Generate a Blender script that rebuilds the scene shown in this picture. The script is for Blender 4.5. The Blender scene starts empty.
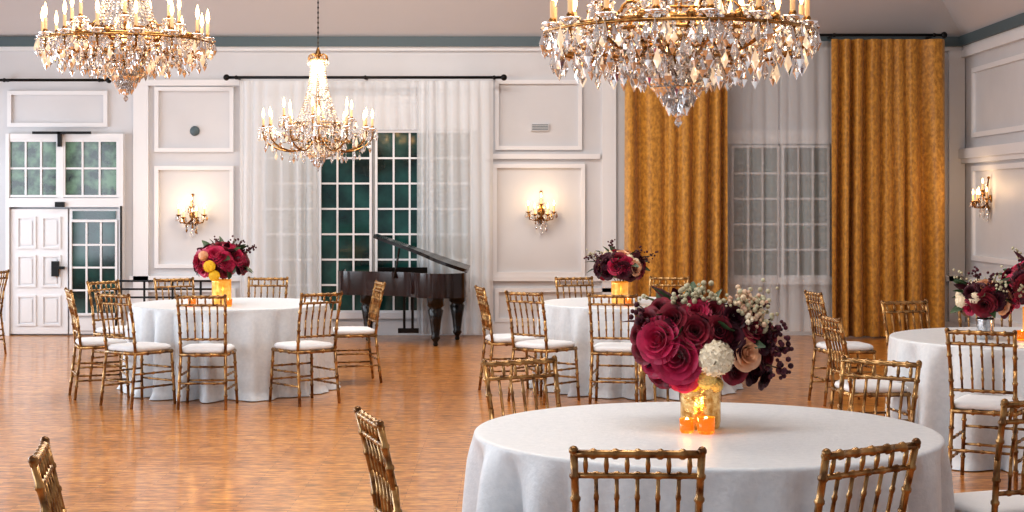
import bpy, math, random
from mathutils import Vector, Matrix
random.seed(7)
S=bpy.context.scene
pi=math.pi
# ------------------------------------------------------------------ materials
def mat(name,col,rough=.5,metal=0,emis=None,es=0,trans=0,noise=None,nscale=8,bump=0,bscale=60,spec=.5,alpha=1,stretch=(1,1,1),sheen=0):
    m=bpy.data.materials.new(name); m.use_nodes=True
    nt=m.node_tree; b=nt.nodes['Principled BSDF']
    b.inputs['Base Color'].default_value=(*col,1)
    b.inputs['Roughness'].default_value=rough
    b.inputs['Metallic'].default_value=metal
    b.inputs['Specular IOR Level'].default_value=spec
    b.inputs['Transmission Weight'].default_value=trans
    if sheen: b.inputs['Sheen Weight'].default_value=sheen
    if emis:
        b.inputs['Emission Color'].default_value=(*emis,1); b.inputs['Emission Strength'].default_value=es
    if noise or bump:
        tc=nt.nodes.new('ShaderNodeTexCoord'); mp=nt.nodes.new('ShaderNodeMapping')
        mp.inputs['Scale'].default_value=stretch
        nt.links.new(tc.outputs['Object'],mp.inputs['Vector'])
    if noise:
        n=nt.nodes.new('ShaderNodeTexNoise'); n.inputs['Scale'].default_value=nscale; n.inputs['Detail'].default_value=5
        nt.links.new(mp.outputs[0],n.inputs['Vector'])
        r=nt.nodes.new('ShaderNodeValToRGB')
        r.color_ramp.elements[0].position=.35; r.color_ramp.elements[0].color=(*col,1)
        r.color_ramp.elements[1].position=.65; r.color_ramp.elements[1].color=(*noise,1)
        nt.links.new(n.outputs['Fac'],r.inputs['Fac']); nt.links.new(r.outputs[0],b.inputs['Base Color'])
    if bump:
        n2=nt.nodes.new('ShaderNodeTexNoise'); n2.inputs['Scale'].default_value=bscale; n2.inputs['Detail'].default_value=4
        nt.links.new(mp.outputs[0],n2.inputs['Vector'])
        bp=nt.nodes.new('ShaderNodeBump'); bp.inputs['Strength'].default_value=bump; bp.inputs['Distance'].default_value=.01
        nt.links.new(n2.outputs['Fac'],bp.inputs['Height']); nt.links.new(bp.outputs[0],b.inputs['Normal'])
    return m
M_wall=mat('wall_paint',(.58,.59,.62),.5,noise=(.62,.63,.66),nscale=1.5)
M_trimw=mat('trim_white',(.74,.75,.78),.35)
M_ceil=mat('ceiling_paint',(.52,.50,.51),.7)
M_corn=mat('cornice_grey',(.09,.13,.15),.5)
M_dark=mat('black_iron',(.010,.010,.011),.4,metal=.5)
M_glassd=mat('window_night_glass',(.003,.018,.018),.07,noise=(.018,.085,.075),nscale=2.6,spec=.6)
M_glassg=mat('window_garden_glass',(.003,.014,.010),.08,noise=(.10,.20,.12),nscale=8,spec=.6)
M_cloth=mat('tablecloth_linen',(.60,.65,.70),.42,noise=(.66,.705,.75),nscale=34,bump=.2,bscale=70,sheen=.15)
M_gold=mat('gilt_metal',(.50,.29,.11),.25,metal=1,noise=(.17,.09,.035),nscale=40)
M_chair=mat('gold_bamboo',(.53,.32,.13),.24,metal=.6,noise=(.12,.055,.02),nscale=18)
M_cush=mat('cushion_ivory',(.72,.74,.77),.7,bump=.15,bscale=80)
M_wax=mat('candle_sleeve',(.62,.42,.24),.5,emis=(1,.45,.15),es=.25)
M_flame=mat('candle_bulb',(1,.7,.4),.4,emis=(1,.52,.18),es=13)
M_crys=mat('crystal',(.97,.98,1),.03,trans=.85,spec=1)
M_crys2=mat('crystal_bright',(.92,.94,.98),.06,metal=.9,spec=1)
M_crysw=mat('crystal_warm',(.95,.84,.68),.08,metal=.6,spec=1,emis=(1,.75,.5),es=.4)  # emission puts a warm sparkle into some crystals, which are no light source
M_piano=mat('piano_lacquer',(.006,.004,.004),.22,spec=.4)
M_pianor=mat('piano_mahogany',(.020,.005,.004),.10,spec=.7,noise=(.008,.003,.003),nscale=5)
M_brass=mat('piano_plate',(.5,.3,.08),.3,metal=1)
M_keys=mat('piano_keys',(.8,.8,.75),.3)
M_merc=mat('mercury_glass_gold',(.42,.20,.04),.16,metal=.85,noise=(.98,.76,.38),nscale=38,emis=(1,.42,.06),es=.08,bump=.4,bscale=50)  # faint amber emission stands in for candlelight on the vase
M_mercg=mat('mercury_glass_painted_glow',(.75,.36,.08),.22,metal=.6,noise=(.95,.65,.25),nscale=30,emis=(1,.33,.03),es=.55)  # candle glow put into the vase material as emission
M_amber=mat('amber_votive_glass',(1,.50,.10),.06,trans=.85,emis=(1,.28,.02),es=.18)
M_vwax=mat('votive_wax',(.9,.55,.2),.5,emis=(1,.42,.06),es=1.1)
M_silver=mat('silver_vase',(.7,.72,.75),.2,metal=1,noise=(.3,.32,.34),nscale=60)
M_burg=mat('rose_burgundy',(.12,.003,.012),.55,noise=(.27,.006,.03),nscale=25,sheen=.12)
M_mag=mat('rose_magenta',(.34,.007,.05),.5,noise=(.58,.020,.11),nscale=20,sheen=.12)
M_plum=mat('dahlia_plum',(.035,.002,.010),.6,noise=(.08,.004,.02),nscale=25)
M_white=mat('hydrangea_cream',(.90,.80,.62),.6)
M_peach=mat('rose_peach',(.75,.38,.20),.55,noise=(.85,.55,.38),nscale=20)
M_yel=mat('flower_yellow',(.85,.55,.03),.55)
M_pale=mat('bloom_pale_yellow',(.88,.74,.30),.55)
M_berry=mat('berry_pale',(.62,.62,.45),.45,noise=(.40,.34,.22),nscale=30)
M_pinkb=mat('berry_blush',(.66,.40,.30),.5,noise=(.78,.65,.45),nscale=30)
M_leaf=mat('leaf_green',(.02,.05,.018),.5,noise=(.05,.10,.04),nscale=15)
M_stem=mat('stem_brown',(.09,.06,.03),.7)
M_gcur=mat('curtain_gold_velvet',(.34,.155,.022),.5,noise=(.60,.30,.045),nscale=36,bump=.35,bscale=55,stretch=(1,.35,.6),sheen=.25)
def sheer(name,tr_amt):
    m=bpy.data.materials.new(name); m.use_nodes=True; nt=m.node_tree; nt.nodes.clear()
    o=nt.nodes.new('ShaderNodeOutputMaterial'); d=nt.nodes.new('ShaderNodeBsdfDiffuse'); t=nt.nodes.new('ShaderNodeBsdfTranslucent'); tr=nt.nodes.new('ShaderNodeBsdfTransparent')
    d.inputs[0].default_value=(.84,.87,.90,1); t.inputs[0].default_value=(.84,.87,.90,1)
    a=nt.nodes.new('ShaderNodeMixShader'); a.inputs[0].default_value=.25
    b=nt.nodes.new('ShaderNodeMixShader'); b.inputs[0].default_value=tr_amt
    nt.links.new(d.outputs[0],a.inputs[1]); nt.links.new(t.outputs[0],a.inputs[2])
    nt.links.new(a.outputs[0],b.inputs[1]); nt.links.new(tr.outputs[0],b.inputs[2]); nt.links.new(b.outputs[0],o.inputs[0])
    return m
M_sheer=sheer('sheer_voile',.27); M_sheer2=sheer('sheer_voile_light',.56)
def floor_mat():
    m=bpy.data.materials.new('parquet_floor'); m.use_nodes=True; nt=m.node_tree; b=nt.nodes['Principled BSDF']
    tc=nt.nodes.new('ShaderNodeTexCoord')
    br=nt.nodes.new('ShaderNodeTexBrick'); br.inputs['Scale'].default_value=1
    br.inputs['Brick Width'].default_value=.60; br.inputs['Row Height'].default_value=.055
    br.inputs['Mortar Size'].default_value=.0016; br.inputs['Bias'].default_value=0
    br.inputs['Color1'].default_value=(.62,.27,.070,1); br.inputs['Color2'].default_value=(.42,.165,.038,1); br.inputs['Mortar'].default_value=(.18,.06,.014,1)
    nt.links.new(tc.outputs['Object'],br.inputs['Vector'])
    def noise(sc,det,st):
        mp=nt.nodes.new('ShaderNodeMapping'); mp.inputs['Scale'].default_value=st; nt.links.new(tc.outputs['Object'],mp.inputs[0])
        n=nt.nodes.new('ShaderNodeTexNoise'); n.inputs['Scale'].default_value=sc; n.inputs['Detail'].default_value=det; n.inputs['Roughness'].default_value=.65
        nt.links.new(mp.outputs[0],n.inputs['Vector']); return n
    n=noise(9,9,(1,3.0,1))
    mx=nt.nodes.new('ShaderNodeMixRGB'); mx.blend_type='OVERLAY'; mx.inputs[0].default_value=.9
    cr=nt.nodes.new('ShaderNodeValToRGB'); cr.color_ramp.elements[0].position=.38; cr.color_ramp.elements[1].position=.62
    cr.color_ramp.elements[0].color=(.22,.22,.22,1); cr.color_ramp.elements[1].color=(.80,.80,.80,1)
    nt.links.new(n.outputs['Fac'],cr.inputs[0])
    nt.links.new(br.outputs['Color'],mx.inputs[1]); nt.links.new(cr.outputs[0],mx.inputs[2])
    nt.links.new(mx.outputs[0],b.inputs['Base Color'])
    b.inputs['Roughness'].default_value=.30; b.inputs['Specular IOR Level'].default_value=.3
    b.inputs['Coat Weight'].default_value=.5; b.inputs['Coat Roughness'].default_value=.12; b.inputs['Coat IOR'].default_value=1.45
    n3=noise(9,5,(1,1,1))
    bp=nt.nodes.new('ShaderNodeBump'); bp.inputs['Strength'].default_value=.10; bp.inputs['Distance'].default_value=.007
    nt.links.new(n3.outputs['Fac'],bp.inputs['Height']); nt.links.new(bp.outputs[0],b.inputs['Normal']); nt.links.new(bp.outputs[0],b.inputs['Coat Normal'])
    return m
M_floor=floor_mat()

# ------------------------------------------------------------------ mesh builder
class MB:
    def __init__(s): s.v=[];s.f=[];s.m=[];s.s=[];s.mats=[]
    def mi(s,m):
        if m not in s.mats: s.mats.append(m)
        return s.mats.index(m)
    def add(s,vs,fs,m,smooth=True,M=None):
        o=len(s.v); k=s.mi(m)
        if M is not None: vs=[M@Vector(v) for v in vs]
        s.v.extend([tuple(v) for v in vs])
        for f in fs:
            s.f.append([i+o for i in f]); s.m.append(k); s.s.append(smooth)
    def box(s,x0,x1,y0,y1,z0,z1,m,M=None):
        v=[(x0,y0,z0),(x1,y0,z0),(x1,y1,z0),(x0,y1,z0),(x0,y0,z1),(x1,y0,z1),(x1,y1,z1),(x0,y1,z1)]
        s.add(v,[(0,3,2,1),(4,5,6,7),(0,1,5,4),(1,2,6,5),(2,3,7,6),(3,0,4,7)],m,False,M)
    def tube(s,pts,rad,m,seg=8,M=None):
        pts=[Vector(p) for p in pts]
        if not isinstance(rad,(list,tuple)): rad=[rad]*len(pts)
        vs=[];fs=[];u=None
        for i,p in enumerate(pts):
            a=pts[max(i-1,0)];b=pts[min(i+1,len(pts)-1)]
            t=(b-a).normalized()
            if u is None:
                ref=Vector((0,0,1)) if abs(t.z)<.9 else Vector((1,0,0))
                u=t.cross(ref).normalized()
            else:
                u=(u-t*u.dot(t)).normalized()
            w=t.cross(u)
            for k in range(seg):
                an=2*pi*k/seg
                vs.append(p+(u*math.cos(an)+w*math.sin(an))*rad[i])
        n=len(pts)
        for i in range(n-1):
            for k in range(seg):
                fs.append((i*seg+k,i*seg+(k+1)%seg,(i+1)*seg+(k+1)%seg,(i+1)*seg+k))
        fs.append(tuple(range(seg))[::-1]); fs.append(tuple((n-1)*seg+k for k in range(seg)))
        s.add(vs,fs,m,True,M)
    def lathe(s,prof,m,seg=20,M=None,smooth=True):
        vs=[];fs=[];n=len(prof)
        for r,z in prof:
            for k in range(seg):
                a=2*pi*k/seg; vs.append((r*math.cos(a),r*math.sin(a),z))
        for i in range(n-1):
            for k in range(seg):
                fs.append((i*seg+k,i*seg+(k+1)%seg,(i+1)*seg+(k+1)%seg,(i+1)*seg+k))
        s.add(vs,fs,m,smooth,M)
    def ball(s,c,r,m,seg=8,rings=5,sz=1):
        s.lathe([(max(r*math.sin(pi*i/rings),1e-4),-r*sz*math.cos(pi*i/rings)) for i in range(rings+1)],m,seg,Matrix.Translation(c))
    def bead(s,c,r,m):
        x,y,z=c
        s.add([(x+r,y,z),(x,y+r,z),(x-r,y,z),(x,y-r,z),(x,y,z+r),(x,y,z-r)],
              [(0,1,4),(1,2,4),(2,3,4),(3,0,4),(1,0,5),(2,1,5),(3,2,5),(0,3,5)],m,False)
    def drop(s,c,r,L,m,n=6):
        x,y,z=c
        vs=[(x,y,z)]
        for k in range(n):
            a=2*pi*k/n+x*7; vs.append((x+r*math.cos(a),y+r*math.sin(a),z-L*.62))
        vs.append((x,y,z-L))
        fs=[]
        for k in range(n):
            fs.append((0,1+k,1+(k+1)%n)); fs.append((n+1,1+(k+1)%n,1+k))
        s.add(vs,fs,m,False)
    def mesh(s,name):
        me=bpy.data.meshes.new(name); me.from_pydata(s.v,[],s.f)
        for m in s.mats: me.materials.append(m)
        me.polygons.foreach_set('material_index',s.m); me.polygons.foreach_set('use_smooth',s.s); me.update()
        return me
    def obj(s,name,loc=(0,0,0),rot=0):
        o=bpy.data.objects.new(name,s.mesh(name)); S.collection.objects.link(o); o.location=loc; o.rotation_euler=(0,0,rot); return o

# ------------------------------------------------------------------ room  (X right, Y away, Z up, metres)
WY=20.0; WS=80.0; WX=5.66; H0=1.65
def bx(p): return (p-512)/WS
def bz(p): return H0-(p-203)/WS
TZ=3.66
def simple(name,x0,x1,y0,y1,z0,z1,m):
    b=MB(); b.box(x0,x1,y0,y1,z0,z1,m); return b.obj(name)
simple('floor',-9,6,-3,20.4,-.1,0,M_floor)
simple('wall_back',-9,WX+.2,WY,WY+.2,0,TZ+.1,M_wall)
simple('wall_right',WX,WX+.2,-3,WY,0,TZ+.1,M_wall)
b=MB()
b.box(-8.2,-8,-3,WY,2.9,TZ+.1,M_wall); b.box(-8.2,-8,-3,WY,0,.5,M_wall)
for y in (-3,1.5,6,10.5,15,19.2): b.box(-8.2,-8,y,y+.8,.5,2.9,M_wall)
b.obj('wall_left')
b=MB()
cx0,cx1,cy0,cy1=-8.0,WX,-3,WY
prof=[(0,TZ),(.34,4.08),(.7,4.52),(1.15,4.9),(1.7,5.15),(2.3,5.25)]
vs=[];fs=[]
for d,z in prof:
    vs+= [(cx0+d,cy0,z),(cx0+d,cy1-d,z),(cx1-d,cy1-d,z),(cx1-d,cy0,z)]
n=len(prof)
for i in range(n-1):
    for k in range(3):
        fs.append((i*4+k,i*4+k+1,i*4+4+k+1,i*4+4+k))
fs.append(((n-1)*4,(n-1)*4+1,(n-1)*4+2,(n-1)*4+3))
b.add(vs,fs,M_ceil,False); b.obj('ceiling')
b=MB(); b.box(-8,WX,WY-.10,WY,TZ-.06,TZ+.06,M_corn); b.box(-8,WX,WY-.05,WY,TZ-.11,TZ-.06,M_trimw)
b.box(WX-.10,WX,-3,WY-.10,TZ-.06,TZ+.06,M_corn); b.box(WX-.05,WX,-3,WY-.1,TZ-.11,TZ-.06,M_trimw); b.obj('trim_1')
b=MB(); b.box(bx(126),WX,WY-.03,WY,0,.17,M_trimw); b.box(-8,bx(8),WY-.03,WY,0,.17,M_trimw); b.obj('baseboard_back')
b=MB(); b.box(WX-.03,WX,-3,WY-.03,0,.17,M_trimw); b.obj('baseboard_right')
b=MB()
for a,c in ((130,242),(490,622),(945,965)): b.box(bx(a),bx(c),WY-.05,WY,bz(281),bz(276),M_trimw)
b.box(WX-.05,WX,-3,WY-.05,bz(281),bz(276),M_trimw); b.obj('trim_2')
tn=3
def frame_back(a,t,c,d,w=.05):
    global tn
    b=MB(); x0,x1,z1,z0=bx(a),bx(c),bz(t),bz(d); y0=WY-.04
    b.box(x0,x1,y0,WY,z1-w,z1,M_trimw); b.box(x0,x1,y0,WY,z0,z0+w,M_trimw)
    b.box(x0,x0+w,y0,WY,z0+w,z1-w,M_trimw); b.box(x1-w,x1,y0,WY,z0+w,z1-w,M_trimw)
    b.obj('trim_%d'%tn); tn+=1
for p in ((155,87,234,152),(155,166,234,268),(8,91,108,127),(495,80,582,150),(493,164,585,276),(130,288,236,322),(495,288,618,322)): frame_back(*p)
b=MB(); b.box(bx(133),bx(240),WY-.06,WY,bz(86),bz(80),M_trimw); b.box(bx(485),bx(600),WY-.05,WY,bz(159),bz(154),M_trimw)
b.box(bx(134),bx(149),WY-.05,WY,.17,TZ-.11,M_trimw); b.box(bx(602),bx(616),WY-.04,WY,.17,TZ-.11,M_trimw); b.box(bx(948),bx(964),WY-.05,WY,.17,TZ-.11,M_trimw); b.obj('trim_%d'%tn); tn+=1
b=MB()
def frame_right(y0,y1,z0,z1,w=.06):
    x=WX-.035
    b.box(x,WX,y0,y1,z1-w,z1,M_trimw); b.box(x,WX,y0,y1,z0,z0+w,M_trimw); b.box(x,WX,y0,y0+w,z0+w,z1-w,M_trimw); b.box(x,WX,y1-w,y1,z0+w,z1-w,M_trimw)
for y1 in (19.6,16.9,14.2,11.5,8.8):
    frame_right(y1-2.3,y1,2.45,3.3); frame_right(y1-2.3,y1,.95,2.1); frame_right(y1-2.3,y1,.25,.55)
b.box(WX-.09,WX,-3,WY-.05,2.2,2.32,M_trimw); b.box(WX-.06,WX,-3,WY-.05,2.14,2.2,M_trimw); b.box(WX-.06,WX,-3,WY-.05,TZ-.2,TZ-.11,M_trimw)
b.obj('trim_%d'%tn)

# windows
def panes(b,x0,x1,z0,z1,nc,nr,gm,y=WY-.05,w=.03,bar=.012):
    b.box(x0,x1,y,y+.01,z0,z1,gm)
    f=M_trimw; y1=min(y+.03,WY-.005)
    b.box(x0-w,x1+w,y-.035,y1,z1,z1+w,f); b.box(x0-w,x1+w,y-.035,y1,z0-w,z0,f)
    b.box(x0-w,x0,y-.035,y1,z0,z1,f); b.box(x1,x1+w,y-.035,y1,z0,z1,f)
    for i in range(1,nc):
        x=x0+(x1-x0)*i/nc; b.box(x-bar,x+bar,y-.02,y,z0,z1,f)
    for i in range(1,nr):
        z=z0+(z1-z0)*i/nr; b.box(x0,x1,y-.019,y,z-bar,z+bar,f)
b=MB()
for a,c in ((322,370),(378,426),(266,314),(434,470)): panes(b,bx(a),bx(c),bz(310),bz(133),3 if c!=470 else 2,7,M_glassd)
b.box(bx(258),bx(478),WY-.07,WY,bz(130),bz(96),M_trimw); b.box(bx(258),bx(478),WY-.12,WY,bz(318),bz(312),M_trimw); b.obj('window_1')
b=MB()
for a,c in ((733,776),(783,826)): panes(b,bx(a),bx(c),bz(275),bz(148),3,5,M_glassd)
b.box(bx(724),bx(834),WY-.12,WY,bz(284),bz(277),M_trimw); b.box(bx(724),bx(834),WY-.07,WY,bz(144),bz(130),M_trimw); b.obj('window_2')
b=MB()
for a,c in ((12,58),(67,118)): panes(b,bx(a),bx(c),bz(195),bz(142),3,2,M_glassg)
b.box(bx(8),bx(124),WY-.09,WY,bz(139.5),bz(134),M_trimw); b.obj('window_3')
# doors
b=MB(); DY=WY-.012
x0,x1,z1=bx(12),bx(69),bz(209)
b.box(x0,x1,WY-.06,DY,.02,z1,M_trimw)
for i in range(2):
    px0=x0+.08+i*.31; px1=px0+.24
    for za,zb in ((.12,.5),(.6,1.0),(1.08,1.48)):
        w=.025
        b.box(px0,px1,WY-.08,WY-.06,za,za+w,M_trimw); b.box(px0,px1,WY-.08,WY-.06,zb-w,zb,M_trimw)
        b.box(px0,px0+w,WY-.08,WY-.06,za+w,zb-w,M_trimw); b.box(px1-w,px1,WY-.08,WY-.06,za+w,zb-w,M_trimw)
        b.box(px0+.05,px1-.05,WY-.075,WY-.06,za+.05,zb-.05,M_trimw)
b.box(bx(54),bx(61),WY-.12,WY-.06,bz(276),bz(261),M_dark); b.box(bx(56),bx(67),WY-.13,WY-.10,bz(269),bz(266),M_dark)
b.box(bx(58),bx(67),WY-.14,WY-.06,bz(207),bz(202),M_dark)
b.obj('door_1')
b=MB()
b.box(bx(70.5),bx(120),WY-.05,DY,.02,z1,M_trimw)
panes(b,bx(74),bx(117),.28,bz(222),3,4,M_glassd,y=WY-.07)
b.box(bx(74),bx(117),WY-.07,WY-.05,.06,.22,M_trimw); b.box(bx(74),bx(117),WY-.07,WY-.05,bz(219),bz(211),M_glassd)
b.obj('door_2')
b=MB()
for a,c in ((8,11.5),(120.5,125)): b.box(bx(a),bx(c),WY-.10,WY,0,bz(134),M_trimw)
b.box(bx(11.5),bx(120.5),WY-.10,WY,bz(207),bz(198),M_trimw); b.box(bx(59.5),bx(65.5),WY-.09,WY,bz(198),bz(139),M_trimw)
b.box(bx(36),bx(94),WY-.16,WY-.13,bz(134.5),bz(132),M_dark); b.box(bx(61),bx(64),WY-.16,WY-.09,bz(147),bz(132),M_dark)
b.box(bx(122.5),bx(124),WY-.125,WY-.10,bz(300),bz(206),M_dark)
b.obj('trim_%d'%(tn+1))

# curtains
def curtain(name,xa,xb,zt,zb,y,m,fold=.11,amp=.05,seed=0,irr=1):
    q_=y/WY; xa*=q_; xb*=q_
    rnd=random.Random(seed); b=MB(); w=xb-xa; nx=int(w/.012); nz=26
    ph=[rnd.uniform(0,6.3) for _ in range(4)]
    vs=[];fs=[]
    for j in range(nz+1):
        t=j/nz; z=zt+(zb-zt)*t
        for i in range(nx+1):
            u=i/nx; x=u*w
            k=x/fold*2*pi+irr*(1.6*math.sin(x*4.1+ph[0])+1.1*math.sin(x*9.3+ph[1]))+.5*math.sin(t*2.5+ph[2]+x*3)
            a=amp*(.45+.55*t)*(1+irr*.5*math.sin(x*6+ph[3]+t))
            dx=.018*math.sin(k*.5+t*2+ph[1])*t
            vs.append((xa+x+dx*(u*(1-u)*4),y+a*math.sin(k)-.25*a*math.cos(2*k),z))
    for j in range(nz):
        for i in range(nx):
            o=j*(nx+1)+i; fs.append((o,o+1,o+nx+2,o+nx+1))
    b.add(vs,fs,m); return b.obj(name)
curtain('sheer_curtain',bx(240),bx(321),bz(82.5),.03,WY-.25,M_sheer,.15,.032,1)
curtain('sheer_curtain',bx(417),bx(493),bz(82.5),.03,WY-.25,M_sheer,.13,.037,2)
curtain('sheer_curtain',bx(322),bx(416),bz(82.5),bz(131),WY-.25,M_sheer2,.15,.02,7)
curtain('sheer_curtain',bx(727),bx(778),bz(43),.06,WY-.22,M_sheer2,.15,.026,3)
curtain('sheer_curtain',bx(780),bx(832),bz(43),.06,WY-.22,M_sheer2,.14,.026,8)
curtain('gold_drape',bx(625),bx(727),bz(43),.02,WY-.47,M_gcur,.19,.08,4)
curtain('gold_drape',bx(831),bx(946),bz(43),.02,WY-.47,M_gcur,.19,.08,5)
def rod(x0,x1,z,y):
    b=MB(); b.tube([(x0,y,z),(x1,y,z)],.018,M_dark,10)
    for x in (x0,x1):
        b.ball((x,y,z),.04,M_dark,10,6)
    n=max(2,int((x1-x0)/1.2))
    for i in range(n+1):
        x=x0+.12+(x1-x0-.24)*i/n; b.box(x-.012,x+.012,y,WY,z-.012,z+.012,M_dark); b.ball((x,y,z),.026,M_dark,8,5)
    return b.obj('curtain_rod')
rod(bx(230),bx(504),bz(79),WY-.25); rod(-7.6,bx(112),bz(81),WY-.15); rod(bx(622),bx(934),bz(39),WY-.47)
b=MB(); b.lathe([(.001,0),(.05,0),(.062,.015),(.05,.03),(.001,.03)],M_corn,20,Matrix.Translation((bx(195),WY,bz(131)))@Matrix.Rotation(pi/2,4,'X')); b.obj('round_wall_vent')  # round vent set in the wall
b=MB(); b.box(bx(531),bx(549),WY-.03,WY,bz(131),bz(124),M_wall)
for i in range(4): b.box(bx(532),bx(548),WY-.035,WY-.03,bz(130-i*1.6),bz(129.4-i*1.6),M_corn)
b.obj('wall_vent')
b=MB(); zr=bz(279)
for z in (zr,zr-.10,zr-.2): b.tube([(bx(126),WY-.5,z),(bx(236),WY-.5,z)],.012,M_dark,8)
for i in range(5):
    x=bx(126)+(bx(236)-bx(126))*i/4; b.tube([(x,WY-.5,0),(x,WY-.5,zr)],.014,M_dark,8); b.lathe([(.06,0),(.06,.01),(.015,.02)],M_dark,12,Matrix.Translation((x,WY-.5,0)))
b.obj('guard_railing')

# ------------------------------------------------------------------ chair
def bamboo(b,p0,p1,r,n,m=None,seg=8):
    p0=Vector(p0);p1=Vector(p1); L=(p1-p0).length; pts=[];rad=[]
    ts=[(0,r)]
    for k in range(1,n+1):
        t=k/(n+1); d=.007/L
        ts+=[(t-d*1.6,r),(t-d*.6,r*1.36),(t+d*.6,r*1.36),(t+d*1.6,r)]
    ts.append((1,r))
    for t,q in ts: pts.append(p0.lerp(p1,t)); rad.append(q)
    b.tube(pts,rad,m or M_chair,seg)
def chair_mesh():
    b=MB()
    R=.0118
    for sx in (-1,1):
        bamboo(b,(sx*.205,.205,0),(sx*.185,.185,.45),R,3)
        bamboo(b,(sx*.19,-.235,0),(sx*.178,-.185,.45),R*1.05,3)
        bamboo(b,(sx*.178,-.185,.44),(sx*.183,-.215,.70),R*1.05,2)
        bamboo(b,(sx*.183,-.215,.69),(sx*.190,-.265,.905),R,2)
        b.ball((sx*.191,-.267,.912),.015,M_chair,8,5)
        bamboo(b,(sx*.198,.198,.16),(sx*.187,-.218,.16),R*.7,3); bamboo(b,(sx*.193,.193,.27),(sx*.184,-.205,.27),R*.7,3)
    bamboo(b,(-.198,.198,.19),(.198,.198,.19),R*.7,3); bamboo(b,(-.193,.193,.30),(.193,.193,.30),R*.7,3)
    bamboo(b,(-.188,-.215,.21),(.188,-.215,.21),R*.7,3)
    for z in (.435,):
        for a,c in (((-.19,.19),(.19,.19)),((-.18,-.19),(.18,-.19)),((-.19,.19),(-.18,-.19)),((.19,.19),(.18,-.19))):
            bamboo(b,(*a,z),(*c,z),R*1.2,2)
    b.box(-.185,.185,-.185,.185,.425,.445,M_chair)
    def by(z): return -.185-(z-.44)/.26*.030 if z<.70 else -.215-(z-.70)/.205*.050
    bamboo(b,(-.200,by(.902),.902),(.200,by(.902),.902),R*1.05,5)
    bamboo(b,(-.186,by(.835),.835),(.186,by(.835),.835),R*.8,5)
    bamboo(b,(-.18,by(.56),.56),(.18,by(.56),.56),R*.8,5)
    for i in range(5):
        x=-.118+i*.059
        bamboo(b,(x,by(.56),.56),(x*1.03,by(.70),.70),R*.58,1,seg=6)
        bamboo(b,(x*1.03,by(.70),.70),(x*1.05,by(.835),.835),R*.58,1,seg=6)
    for i in range(6):
        x=-.155+i*.062; b.tube([(x,by(.835),.835),(x,by(.868),.868),(x,by(.902),.902)],[.005,.009,.005],M_chair,6)
    vs=[];fs=[]
    prof=[(.0,.445),(.185,.445),(.197,.455),(.2,.468),(.195,.482),(.175,.494),(.12,.500),(0,.503)]
    seg=32
    for r,z in prof:
        for k in range(seg):
            a=2*pi*k/seg; c,s_=math.cos(a),math.sin(a)
            q=(abs(c)**7+abs(s_)**7)**(-1/7.)
            vs.append((c*q*r,s_*q*r+.004,z))
    for i in range(len(prof)-1):
        for k in range(seg): fs.append((i*seg+k,i*seg+(k+1)%seg,(i+1)*seg+(k+1)%seg,(i+1)*seg+k))
    b.add(vs,fs,M_cush)
    return b.mesh('chiavari_chair')
CH=chair_mesh()
def chair(x,y,dx,dy):
    o=bpy.data.objects.new('chiavari_chair',CH); S.collection.objects.link(o); o.location=(x,y,0); o.rotation_euler=(0,0,math.atan2(-dx,dy))
# ------------------------------------------------------------------ tables
T1=(.757,6.27,.905); T2=(-2.5,14.2,.87); T3=(1.12,14.35,.87); T4=(3.43,10.6,.905)
TH=.76
def table(T,seed,flare):
    rnd=random.Random(seed); X,Y,R=T; b=MB(); seg=540
    nn=rnd.choice([9,10]); p=[rnd.uniform(0,6.3) for _ in range(6)]
    def F(th,t):
        s_=math.sin(nn*th+p[0]+.9*math.sin(2*th+p[1])+.5*math.sin(5*th+p[2])+.15*t*math.sin(4*th+p[3]))
        v=2*math.sqrt(s_*s_+.006)-1.2
        v*=.85+.45*math.sin(3*th+p[4])+.15*math.sin(7*th+p[1])
        return v+.18*math.sin(33*th+p[5]+.6*t)+.18*math.sin(13*th+p[2])
    vs=[];fs=[];rows=[]
    for r in (.001,.2,.4,.6,.75,.85,.9,.915): rows.append(('t',r/.915*(R-.012)))
    for q in range(1,5): rows.append(('e',q/4*pi/2))
    for j in range(1,31): rows.append(('s',j/30))
    for kind,val in rows:
        for k in range(seg):
            th=2*pi*k/seg
            if kind=='t': r=val;z=TH
            elif kind=='e': r=R-.012+.014*math.sin(val); z=TH-.014*(1-math.cos(val))
            else:
                t=val; f=F(th,t); g=max(0,(t-.02)/.98)
                r=R+.002+flare*t-.015*t+f*(.008*min(1,t*8)+.072*g**.6); z=TH-.014-(TH-.020)*t
                if t>.93: r+=.025*(t-.93)/.07*(1+.5*f)
            vs.append((r*math.cos(th),r*math.sin(th),z))
    for i in range(len(rows)-1):
        for k in range(seg): fs.append((i*seg+k,i*seg+(k+1)%seg,(i+1)*seg+(k+1)%seg,(i+1)*seg+k))
    b.add(vs,fs,M_cloth); b.obj('banquet_table',(X,Y,0))
for i,T in enumerate((T1,T2,T3,T4)): table(T,i+3,(.005,.035,.03,.02)[i])
def toward(x,y,T,bias=(0,0)): chair(x,y,T[0]-x+bias[0],T[1]-y+bias[1])
toward(.17,7.28,T1); toward(.80,7.45,T1); toward(1.56,7.28,T1); chair(1.91,6.24,-.35,.94)
chair(.385,5.03,.04,1); chair(.94,5.05,-.55,.83); chair(-.24,5.60,1,.30); chair(-1.15,4.83,1,.2)
chair(-3.51,13.65,1,.40); toward(-3.06,13.12,T2,(.25,0)); chair(-2.47,12.98,0,1); toward(-1.72,13.25,T2); toward(-1.48,14.80,T2,(0,.3))
toward(-3.16,15.35,T2); toward(-2.42,15.5,T2); toward(-3.62,14.9,T2); chair(-5.78,17.3,-1,.1)
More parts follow.
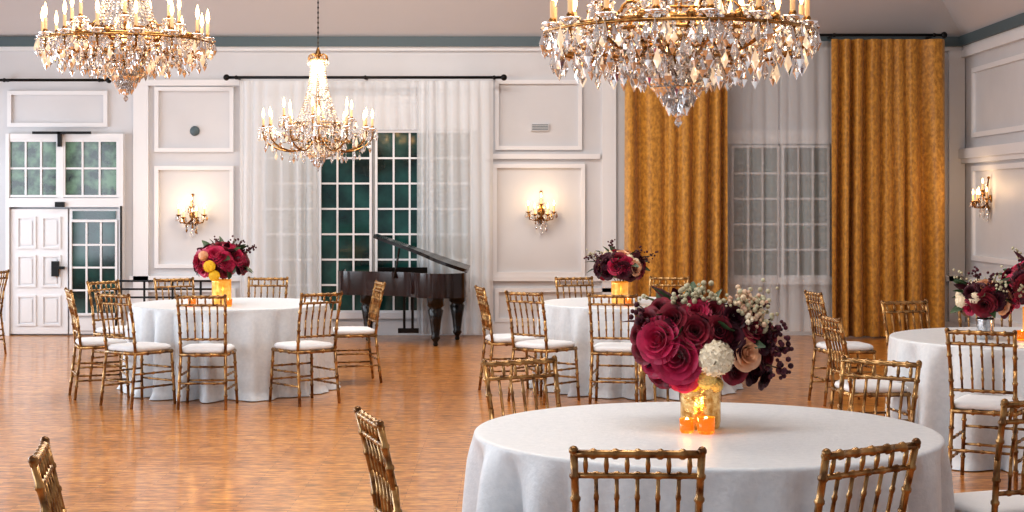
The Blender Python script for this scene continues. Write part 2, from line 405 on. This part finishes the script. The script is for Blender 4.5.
chair(-.02,13.98,1,.2); toward(.27,13.36,T3); toward(.86,13.08,T3); toward(.70,15.55,T3); toward(1.48,15.57,T3)
chair(2.31,10.32,1,.12); toward(2.82,9.44,T4); toward(3.03,11.75,T4); toward(3.55,11.85,T4); chair(2.74,13.2,1,.15)

# ------------------------------------------------------------------ flowers
def rose(b,M,R,m,rnd):
    layers=[(3,.28,.62,.0),(4,.45,.66,.05),(5,.65,.62,.12),(6,.85,.50,.28),(7,1.0,.34,.42)]
    for li,(n,rr,h,curl) in enumerate(layers):
        off=rnd.uniform(0,6)
        for p in range(n):
            a0=off+2*pi*p/n; w=pi/n*1.25; vs=[];fs=[];nu,nv=5,5
            tl=rnd.uniform(-.05,.05)
            for j in range(nv+1):
                v=j/nv
                for i in range(nu+1):
                    u=-1+2*i/nu; a=a0+u*w*(.55+.45*math.sin(v*pi*.75))
                    r=rr*(.25+.75*v**.55)+curl*v**4-.05*u*u*v
                    z=-.25+(h+.25+tl)*v*(1-.13*u*u)-curl*.35*v**5
                    vs.append((R*r*math.cos(a),R*r*math.sin(a),R*z))
            for j in range(nv):
                for i in range(nu):
                    o=j*(nu+1)+i; fs.append((o,o+1,o+nu+2,o+nu+1))
            b.add(vs,fs,m,True,M)
def puff(b,M,R,m,rnd,n=70):
    for i in range(n):
        th=math.acos(1-2*(i+.5)/n*.8); ph=i*2.4
        d=Vector((math.sin(th)*math.cos(ph),math.sin(th)*math.sin(ph),math.cos(th)))
        q=d.to_track_quat('Z','Y').to_matrix().to_4x4()
        s=R*.30; tw=rnd.uniform(0,6)
        vs=[(0,0,0)]
        for k in range(8):
            a=tw+k*pi/4; rr=s*(1 if k%2==0 else .7); vs.append((rr*math.cos(a),rr*math.sin(a),s*(.35 if k%2==0 else .15)))
        b.add(vs,[(0,1+k,1+(k+1)%8) for k in range(8)],m,True,M@Matrix.Translation(d*R*.85)@q)
    b.lathe([(max(R*.8*math.sin(pi*i/6),1e-4),-R*.8*math.cos(pi*i/6)) for i in range(7)],m,10,M)
def leaf(b,p,d,L,m,rnd):
    d=Vector(d).normalized(); q=d.to_track_quat('Y','Z').to_matrix().to_4x4(); W=L*.22
    vs=[];fs=[]
    for j in range(6):
        t=j/5; w=W*math.sin(pi*min(.98,t*.9+.06)); z=-.25*L*t*t
        vs+=[(-w,L*t,z+.3*w),(0,L*t,z),(w,L*t,z+.3*w)]
    for j in range(5):
        for i in range(2):
            o=j*3+i; fs.append((o,o+1,o+4,o+3))
    b.add(vs,fs,m,True,Matrix.Translation(p)@q@Matrix.Rotation(rnd.uniform(-1,1),4,'Y'))
def berries(b,p,d,m,rnd,n=14,sp=.05,r=.009,L=.12):
    p=Vector(p); d=Vector(d).normalized()
    b.tube([p,p+d*L*.5,p+d*L],.003,M_stem,5)
    for i in range(n):
        q=p+d*L*rnd.uniform(.35,1.1)+Vector((rnd.gauss(0,1),rnd.gauss(0,1),rnd.gauss(0,1)))*sp*.4
        b.ball(q,r*rnd.uniform(.7,1.25),m,7,4)
def place(b,c,d,kind,R,m,rnd):
    q=Vector(d).normalized().to_track_quat('Z','Y').to_matrix().to_4x4(); M=Matrix.Translation(c)@q
    (rose if kind=='r' else puff)(b,M,R,m,rnd)
def bouquet(rad,hz,vaser,vaseh,vmat,palette,seed,explicit=None,n=26,nb=6,lift=.75,nl=26):
    rnd=random.Random(seed); b=MB(); cz=vaseh+hz*lift
    b.lathe([(vaser*.9,0),(vaser*.95,.006),(vaser,.03),(vaser,vaseh*.9),(vaser*1.03,vaseh),(vaser*.94,vaseh),(vaser*.92,.02),(.001,.015)],vmat,24)
    b.lathe([(.001,0),(vaser*.9,0)],vmat,24)
    b.lathe([(max(rad*.6*math.sin(pi*i/10),1e-3),cz-hz*.6*math.cos(pi*i/10)) for i in range(11)],M_leaf,16)
    for i in range(8):
        a=rnd.uniform(0,6.3); b.tube([(0,0,.03),(math.cos(a)*vaser*.6,math.sin(a)*vaser*.6,vaseh),(math.cos(a)*rad*.5,math.sin(a)*rad*.5,cz)],.003,M_stem,5)
    for i in range(n):
        th=math.acos(1-1.45*(i+.5)/n); ph=i*2.39996+rnd.uniform(-.2,.2)
        d=Vector((math.sin(th)*math.cos(ph),math.sin(th)*math.sin(ph),math.cos(th)))
        c=Vector((d.x*rad*.74,d.y*rad*.74,cz+d.z*hz*.74))
        if explicit and d.y<-.15: continue
        kind,m,R=rnd.choice(palette); place(b,c,d,kind,R*rnd.uniform(.8,1.2),m,rnd)
    if explicit:
        for dx,dz,kind,m,R in explicit:
            k=1-min(.96,(dx/rad)**2+((dz)/hz)**2); y=-rad*.76*math.sqrt(k)
            place(b,Vector((dx,y,cz+dz)),Vector((dx*1.1,y-.12,dz*1.1+.05)),kind,R,m,rnd)
    for i in range(nl):
        ph=rnd.uniform(0,6.3); th=rnd.uniform(.4,2.0); d=Vector((math.sin(th)*math.cos(ph),math.sin(th)*math.sin(ph),math.cos(th)))
        leaf(b,Vector((d.x*rad*.6,d.y*rad*.6,cz+d.z*hz*.6)),d,rad*rnd.uniform(.42,.62),rnd.choice([M_leaf,M_plum,M_leaf]),rnd)
    for i in range(nb):
        ph=rnd.uniform(0,6.3); th=rnd.uniform(.1,1.3); d=Vector((math.sin(th)*math.cos(ph),math.sin(th)*math.sin(ph),math.cos(th)))
        berries(b,Vector((d.x*rad*.7,d.y*rad*.7,cz+d.z*hz*.7)),d,rnd.choice([M_berry,M_plum]),rnd,L=rad*.5)
    return b,cz,rnd
P=1/262.
ex=[(-46,2,'r',M_mag,.068),(-32,22,'r',M_burg,.054),(-28,-14,'r',M_mag,.078),(-56,18,'r',M_burg,.050),(-60,-8,'r',M_burg,.045),(-50,-22,'r',M_mag,.045),
(-12,12,'r',M_burg,.054),(-10,30,'r',M_mag,.046),(-24,34,'r',M_burg,.042),(8,-14,'p',M_white,.078),(40,-10,'r',M_peach,.054),(24,6,'r',M_plum,.045),(12,12,'r',M_burg,.046),
(30,-28,'r',M_burg,.044),(58,2,'r',M_plum,.045),(64,-18,'r',M_burg,.046),(48,14,'r',M_burg,.044),(52,-32,'r',M_plum,.045),(-22,-36,'r',M_mag,.048),(28,24,'r',M_plum,.045),(8,30,'r',M_burg,.04),
(-42,-34,'r',M_burg,.045),(2,-38,'p',M_pale,.042),(-8,-46,'p',M_yel,.030),(14,-46,'p',M_pale,.032),(68,4,'r',M_burg,.04),(-64,6,'r',M_burg,.038),(22,-8,'r',M_plum,.04),(-44,32,'r',M_burg,.038),(64,-38,'r',M_plum,.04)]
ex=[(a*P,c*P,k,m,R) for a,c,k,m,R in ex]
pal=[('r',M_burg,.052),('r',M_mag,.052),('r',M_plum,.048),('r',M_burg,.05)]
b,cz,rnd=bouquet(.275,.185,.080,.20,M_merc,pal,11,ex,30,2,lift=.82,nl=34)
for dx,dz,m in ((-20,32,M_berry),(-12,38,M_berry),(-2,38,M_berry),(8,34,M_berry),(28,28,M_berry),(40,36,M_pinkb),(50,28,M_pinkb),(44,18,M_pinkb),(58,18,M_berry),(34,38,M_pinkb),(70,10,M_plum),(76,-6,M_plum),(74,-26,M_plum),(-62,22,M_plum),(36,18,M_white),(52,38,M_berry)):
    berries(b,(dx*P*.85,-.13,cz+dz*P*.9),(dx*P,-.03,dz*P+.02),m,rnd,n=24,sp=.048,r=.0098,L=.07)
b.obj('flower_arrangement',(T1[0]-.01,T1[1]+.07,TH))
pal2=[('r',M_burg,.06),('r',M_mag,.062),('r',M_mag,.055),('r',M_plum,.055)]
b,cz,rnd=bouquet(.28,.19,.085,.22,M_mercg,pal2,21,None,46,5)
place(b,Vector((-.06,-.25,cz-.02)),(-.2,-1,.2),'p',.055,M_yel,rnd); place(b,Vector((-.02,-.24,cz-.10)),(.1,-1,0),'p',.05,M_yel,rnd); place(b,Vector((-.12,-.21,cz+.07)),(-.2,-1,.5),'p',.045,M_peach,rnd)
b.obj('flower_arrangement',(-2.55,14.05,TH))
pal3=[('r',M_burg,.052),('r',M_plum,.052),('r',M_mag,.05),('p',M_white,.045),('r',M_peach,.045),('r',M_plum,.05)]
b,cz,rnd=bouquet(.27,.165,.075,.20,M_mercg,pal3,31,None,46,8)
b.obj('flower_arrangement',(.95,14.1,TH))
b,cz,rnd=bouquet(.21,.15,.055,.14,M_silver,pal3,41,None,36,8)
b.obj('flower_arrangement',(3.09,10.45,TH))
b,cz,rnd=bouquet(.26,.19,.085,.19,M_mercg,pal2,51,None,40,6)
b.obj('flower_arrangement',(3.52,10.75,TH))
def votive(x,y,r=.034,h=.065):
    b=MB(); b.lathe([(r*.8,0),(r,.01),(r*1.05,h),(r*.95,h),(r*.85,.012),(.001,.012)],M_amber,20)
    b.lathe([(.001,0),(r*.8,0)],M_amber,20)
    b.lathe([(.001,.012),(r*.75,.012),(r*.75,h*.55),(.001,h*.55)],M_vwax,14)
    b.ball((0,0,h*.8),.009,M_flame,8,6,1.7); o=b.obj('votive_candle',(x,y,TH))
    l=bpy.data.lights.new('candle_glow','POINT'); l.energy=.28; l.color=(1,.5,.15); l.shadow_soft_size=.012
    lo=bpy.data.objects.new('candle_glow',l); S.collection.objects.link(lo); lo.parent=o; lo.location=(0,0,h+.025)
votive(.748,6.17,.033,.065); votive(.678,6.20,.028,.055)
votive(-2.44,13.75); votive(-2.75,13.75); votive(1.0,13.8); votive(3.30,10.35)

# ------------------------------------------------------------------ chandeliers
def chandelier(name,X,Y,zb,R,narms,rich,seed):
    rnd=random.Random(seed); b=MB(); k=R/60.
    def CM(): return rnd.choice([M_crys,M_crys,M_crys,M_crys2,M_crys2,M_crys2,M_crys2,M_crysw])
    def pt(r,a,z): return Vector((r*k*math.cos(a),r*k*math.sin(a),z*k))
    b.lathe([(1.2*k,18*k),(4*k,26*k),(7*k,32*k),(6*k,38*k),(2*k,42*k),(1.5*k,60*k),(3*k,75*k),(1.4*k,90*k),(1.4*k,112*k),(3*k,118*k),(1*k,124*k)],M_gold,14)
    top=(5.25-zb)/k
    z=124
    b.tube([(0,0,z*k),(0,0,top*k)],.005,M_dark,6)
    while z<top-4:
        b.ball((0,0,z*k),.010,M_dark,6,4,1.5); z+=5
    b.lathe([(.09,top*k-.001),(.08,top*k-.03),(.02,top*k-.06)],M_gold,16)
    def ring(r,z,t,m=M_gold):
        b.tube([pt(r,2*pi*i/40,z) for i in range(41)],t*k,m,6)
    ring(9,112,.7); ring(23,46,1.0); ring(22,49,.6)
    for i in range(12):
        a=2*pi*i/12; b.tube([pt(2,a,115),pt(6,a,118),pt(9,a,116),pt(10,a,112)],.5*k,M_gold,5); b.drop(pt(10,a,112),1.2*k,6*k,CM())
    ns=34
    for i in range(ns):
        a=2*pi*i/ns
        for j in range(30):
            t=j/29; b.bead(pt(7+16*t**2.0,a,111-64*t),1.15*k,CM())
    br=19 if not rich else 15
    for i in range(ns):
        a=2*pi*i/ns
        for j in range(14):
            t=j/13; b.bead(pt(4+br*math.cos(t*pi/2)**.8,a,45-30*math.sin(t*pi/2)),1.3*k,CM())
    for rr,zz,nn,L in ((12,27,20,10),(9,22,18,9),(6.5,18,14,9),(4,14,9,9)):
        ring(rr,zz,.5)
        for i in range(nn): b.drop(pt(rr,2*pi*i/nn,zz),1.7*k,L*k,CM())
    b.ball((0,0,7*k),2.8*k,M_crys2,8,5); b.drop((0,0,6*k),1.8*k,6*k,M_crys)
    for i in range(32): b.drop(pt(24,2*pi*i/32,45),1.4*k,9*k,CM())
    tiers=[(narms,54,42,0)]+[(narms//2,36,52,.5)]
    for n,r,zc,off in tiers:
        for i in range(n):
            a=2*pi*(i+off*.7)/n+.13
            dp=8 if rich else 0
            P0=[(4,38),(12,29+dp),(22,zc-20+dp),(34 if r>40 else 26,zc-21+dp),(r-6,zc-15+dp*.6),(r,zc-7),(r,zc)]
            pts=[]
            for q in range(len(P0)-1):
                p=[P0[max(q-1,0)],P0[q],P0[q+1],P0[min(q+2,len(P0)-1)]]
                for s_ in range(4):
                    t=s_/4; f=lambda c:.5*((2*p[1][c])+(-p[0][c]+p[2][c])*t+(2*p[0][c]-5*p[1][c]+4*p[2][c]-p[3][c])*t*t+(-p[0][c]+3*p[1][c]-3*p[2][c]+p[3][c])*t**3)
                    pts.append(pt(f(0),a,f(1)))
            pts.append(pt(r,a,zc)); b.tube(pts,.85*k,M_gold,7)
            sc=[pt(r*.62+5*math.cos(x),a,zc-8+dp*.5+5*math.sin(x)) for x in [q*.55 for q in range(10)]]
            b.tube(sc,[.8*k*(1-.06*q) for q in range(10)],M_gold,5)
            Mt=Matrix.Translation(pt(r,a,zc))
            b.lathe([(.8*k,-2*k),(2*k,0),(4.6*k,1.4*k),(4.4*k,2.0*k),(1.5*k,1.2*k)],M_crys2,12,Mt)
            b.lathe([(1.4*k,1*k),(1.7*k,3*k),(1.3*k,4*k)],M_gold,8,Mt)
            b.lathe([(1.1*k,4*k),(1.1*k,11*k),(.4*k,11.5*k)],M_wax,8,Mt)
            b.lathe([(.4*k,11.5*k),(1.35*k,14.5*k),(1.1*k,17.5*k),(.1*k,21.5*k)],M_flame,8,Mt)
            for q in range(7):
                c=pt(r,a,zc)+Vector((4.6*k*math.cos(q*.9),4.6*k*math.sin(q*.9),1*k))
                b.bead(c-Vector((0,0,1.5*k)),1.0*k,CM()); b.drop(c-Vector((0,0,2.5*k)),1.6*k,rnd.uniform(8,11)*k,CM())
            for q in range(4):
                p_=pts[6+q*4]; b.bead(p_-Vector((0,0,2.4*k)),1.1*k,CM()); b.drop(p_-Vector((0,0,3.2*k)),1.7*k,9*k,CM())
            A=pt(22,a,48); B=pt(r,a,zc)
            for q in range(1,14):
                t=q/14; c=A.lerp(B,t); c.z-=k*12*4*t*(1-t)*.6; b.bead(c,1.0*k,CM())
            B2=pt(r,a+2*pi/n,zc)
            for q in range(1,14):
                t=q/14; c=B.lerp(B2,t); c.z-=k*7*4*t*(1-t); b.bead(c,1.0*k,CM())
            c=B.lerp(B2,.5); c.z-=k*8; b.drop(c,2.0*k,11*k,CM())
    if rich:
        for r,z,n,L,g in ((57,40,48,9,.8),(50,42,44,12,.9),(43,39,40,13,.9),(35,36,34,13,.9),(27,33,30,13,.9),(19,30,24,13,.8)):
            ring(r,z,g)
            for i in range(n):
                a=2*pi*i/n; b.bead(pt(r,a,z-1.5),1.1*k,CM()); b.bead(pt(r,a,z-3.5),1.1*k,CM()); b.drop(pt(r,a,z-4.5),1.7*k,rnd.uniform(.8,1.15)*(L-4)*k,CM())
        for i in range(16):
            a=2*pi*i/16; b.tube([pt(4,a,34),pt(20,a,35),pt(34,a,38),pt(50,a,43)],.8*k,M_gold,6)
            b.ball(pt(50,a,43),2.2*k,M_gold,8,5)
        for i in range(8):
            a=2*pi*i/8+.2; b.lathe([(.3*k,0),(1.6*k,2*k),(1.6*k,4*k),(.1*k,6*k)],M_flame,8,Matrix.Translation(pt(30,a,37)))
    o=b.obj(name,(X,Y,zb))
    l=bpy.data.lights.new('chandelier_glow','POINT'); l.energy=60; l.color=(1,.74,.45); l.shadow_soft_size=.3
    lo=bpy.data.objects.new('chandelier_glow',l); S.collection.objects.link(lo); lo.parent=o; lo.location=(0,0,R*1.7)
chandelier('crystal_chandelier',-2.0,16.5,1.97,.62,12,False,1)
chandelier('crystal_chandelier',-2.8,11.6,2.38,.65,14,True,2)
chandelier('crystal_chandelier',.80,7.7,2.01,.68,16,True,3)

# ------------------------------------------------------------------ sconces
def sconce(X,Y,Z,rot):
    rnd=random.Random(int(X*10)); b=MB()
    b.lathe([(.001,0),(.05,0),(.045,.02),(.02,.03),(.001,.03)],M_gold,16,Matrix.Rotation(pi/2,4,'X')@Matrix.Scale(1.0,4))
    b.tube([(0,-.02,-.16),(0,-.05,-.05),(0,-.05,.08),(0,-.03,.24)],[.008,.018,.014,.006],M_gold,8)
    b.ball((0,-.03,.25),.018,M_gold,8,5)
    b.ball((0,-.04,-.19),.022,M_crys2,8,5); b.drop((0,-.04,-.20),.020,.09,M_crys)
    for dx,dy,zc in ((-.16,-.10,0),(.16,-.10,0),(-.08,-.19,-.03),(.08,-.19,-.03),(0,-.10,.10)):
        b.tube([(0,-.04,-.05),(dx*.4,dy*.5-.02,-.11),(dx*.9,dy*.9,-.09+zc*.5),(dx,dy,zc-.02)],.008,M_gold,6)
        Mt=Matrix.Translation((dx,dy,zc))
        b.lathe([(.006,-.02),(.035,0),(.033,.006),(.01,.004)],M_gold,12,Mt); b.lathe([(.011,.004),(.011,.075),(.003,.08)],M_wax,8,Mt)
        b.lathe([(.004,.08),(.012,.10),(.010,.12),(.001,.145)],M_flame,8,Mt)
        for q in range(6):
            b.drop((dx+.034*math.cos(q*1.05),dy+.034*math.sin(q*1.05),zc-.004),.013,.075,rnd.choice([M_crys,M_crys2,M_gold]))
        for q in range(1,8):
            t=q/8; b.bead((dx*t,-.05+(dy+.05)*t,.2*(1-t)+zc*t-.10*t*(1-t)*2),.009,rnd.choice([M_crys,M_crys2]))
    for q in range(14): b.drop((.07*math.cos(q),-.08+.05*math.sin(q),-.06-.009*q),.014,.075,rnd.choice([M_crys,M_crys2,M_gold]))
    o=b.obj('wall_sconce',(X,Y,Z),rot)
    l=bpy.data.lights.new('sconce_glow','POINT'); l.energy=5; l.color=(1,.68,.38); l.shadow_soft_size=.1
    lo=bpy.data.objects.new('sconce_glow',l); S.collection.objects.link(lo); lo.parent=o; lo.location=(0,-.30,.12)
sconce(bx(193),WY,bz(215),0); sconce(bx(541),WY,bz(212),0); sconce(WX,18.9,1.70,-pi/2)

# ------------------------------------------------------------------ grand piano
def piano():
    Xr=-.52; Yk=19.5; K=[(0,0),(0,.6),(0,1.0),(.03,1.18),(.13,1.28),(.28,1.31),(.44,1.27),(.57,1.15),(.67,.99),(.82,.84),(1.03,.74),(1.25,.69),(1.45,.60),(1.55,.45),(1.55,.2),(1.55,0)]
    out=[]
    for q in range(len(K)-1):
        p=[K[max(q-1,0)],K[q],K[q+1],K[min(q+2,len(K)-1)]]
        for s_ in range(6):
            t=s_/6; f=lambda c:.5*((2*p[1][c])+(-p[0][c]+p[2][c])*t+(2*p[0][c]-5*p[1][c]+4*p[2][c]-p[3][c])*t*t+(-p[0][c]+3*p[1][c]-3*p[2][c]+p[3][c])*t**3)
            out.append((f(0),f(1)))
    out.append(K[-1])
    e=bpy.data.objects.new('grand_piano',None); S.collection.objects.link(e); e.location=(Xr,Yk,0); e.scale=(1,1,.94)
    def prism(name,o2,z0,z1,m,M=None):
        b=MB(); n=len(o2)
        vs=[(-u,-v,z0) for u,v in o2]; 
        fs=[(i,(i+1)%n,n+(i+1)%n,n+i) for i in range(n)]
        b.add(vs+[(-u,-v,z1) for u,v in o2],fs,m,True,M)
        b.add(vs,[tuple(range(n))[::-1]],m,False,M); b.add([(-u,-v,z1) for u,v in o2],[tuple(range(n))],m,False,M)
        o=b.obj(name); o.parent=e; return o
    prism('case_rim',out,.60,.80,M_pianor)
    cx,cy=.62,.5
    b=MB(); n=len(out)
    inn=[(cx+(u-cx)*.95,cy+(v-cy)*.94) for u,v in out]
    vs=[(-u,-v,z) for u,v in out for z in (.80,.90)]+[(-u,-v,z) for u,v in inn for z in (.80,.90)]
    fs=[]
    for i in range(n-1):
        a=2*i;c=2*(i+1);A=2*n+a;C=2*n+c
        fs+=[(a,c,c+1,a+1),(A,A+1,C+1,C),(a+1,c+1,C+1,A+1)]
    b.add(vs,fs,M_pianor,False); o=b.obj('rim_wall'); o.parent=e
    prism('iron_plate',inn,.80,.83,M_brass)
    lid=[(u*.78,v*.98) for u,v in out]
    prism('lid',lid,.0,.04,M_piano,Matrix.Translation((0,0,.905))@Matrix.Rotation(math.radians(20),4,'Y'))
    b=MB(); b.tube([(-.85,-.85,.82),(-.80,-.75,1.19)],.012,M_piano,8); o=b.obj('lid_prop'); o.parent=e
    b=MB(); b.box(-1.55,0,.0,.12,.60,.68,M_piano); b.box(-1.38,-.12,.0,.10,.68,.70,M_keys)
    for i in range(36):
        x=-1.35+i*.034
        if i%7 not in (2,6): b.box(x-.006,x+.006,.0,.06,.70,.708,M_piano)
    b.box(-1.55,-1.38,0,.12,.68,.78,M_piano); b.box(-.12,0,0,.12,.68,.78,M_piano); o=b.obj('keyboard'); o.parent=e
    b=MB(); b.box(-1.1,-.5,-.22,-.20,.84,.93,M_piano); o=b.obj('music_desk'); o.parent=e
    for i,(u,v) in enumerate(((.36,1.08),(1.20,.35),(.14,.2))):
        b=MB(); Mt=Matrix.Translation((-u,-v,0))
        b.lathe([(.02,.0),(.03,.02),(.022,.05),(.035,.07),(.055,.10),(.045,.13),(.065,.30),(.09,.44),(.07,.47),(.10,.50),(.10,.60)],M_piano,10,Mt); o=b.obj('leg_%d'%(i+1)); o.parent=e
    b=MB(); b.box(-.80,-.77,-.12,-.09,.14,.60,M_piano); b.box(-.70,-.67,-.12,-.09,.14,.60,M_piano); b.box(-.86,-.61,-.14,-.07,.08,.14,M_piano)
    for x in (-.8,-.735,-.67): b.box(x-.012,x+.012,-.08,.06,.09,.10,M_brass)
    o=b.obj('pedal_lyre'); o.parent=e
piano()

# ------------------------------------------------------------------ light, world, camera
w=bpy.data.worlds.new('world'); S.world=w; w.use_nodes=True
w.node_tree.nodes['Background'].inputs[0].default_value=(.82,.90,1,1); w.node_tree.nodes['Background'].inputs[1].default_value=.55
def area(name,x,y,z,sx,sy,e,c=(1,.97,.93),rot=(0,0,0)):
    l=bpy.data.lights.new(name,'AREA'); l.shape='RECTANGLE'; l.size=sx; l.size_y=sy; l.energy=e; l.color=c
    o=bpy.data.objects.new(name,l); S.collection.objects.link(o); o.location=(x,y,z); o.rotation_euler=rot
area('added_top_fill',-1,16,5.15,5,1.5,190); area('added_top_fill',-1,10.5,5.15,5,1.5,170); area('added_top_fill',0,5,5.15,4,1.5,115)  # unseen soft fill panels added under the ceiling to brighten the room evenly
area('added_side_fill',-8.6,9.5,1.8,2.6,20,860,(.84,.92,1),(0,-pi/2,0))  # unseen fill panel added outside the left wall to model the cloth folds
cam=bpy.data.cameras.new('camera'); co=bpy.data.objects.new('camera',cam); S.collection.objects.link(co)
co.location=(0,0,H0); co.rotation_euler=(pi/2,0,0); cam.sensor_width=36; cam.lens=56.25; cam.shift_y=-53/1024.; cam.clip_end=200
S.camera=co
try:
    S.view_settings.view_transform='Standard'
    S.view_settings.look='Medium High Contrast'
except Exception as ex_: print('look',ex_)
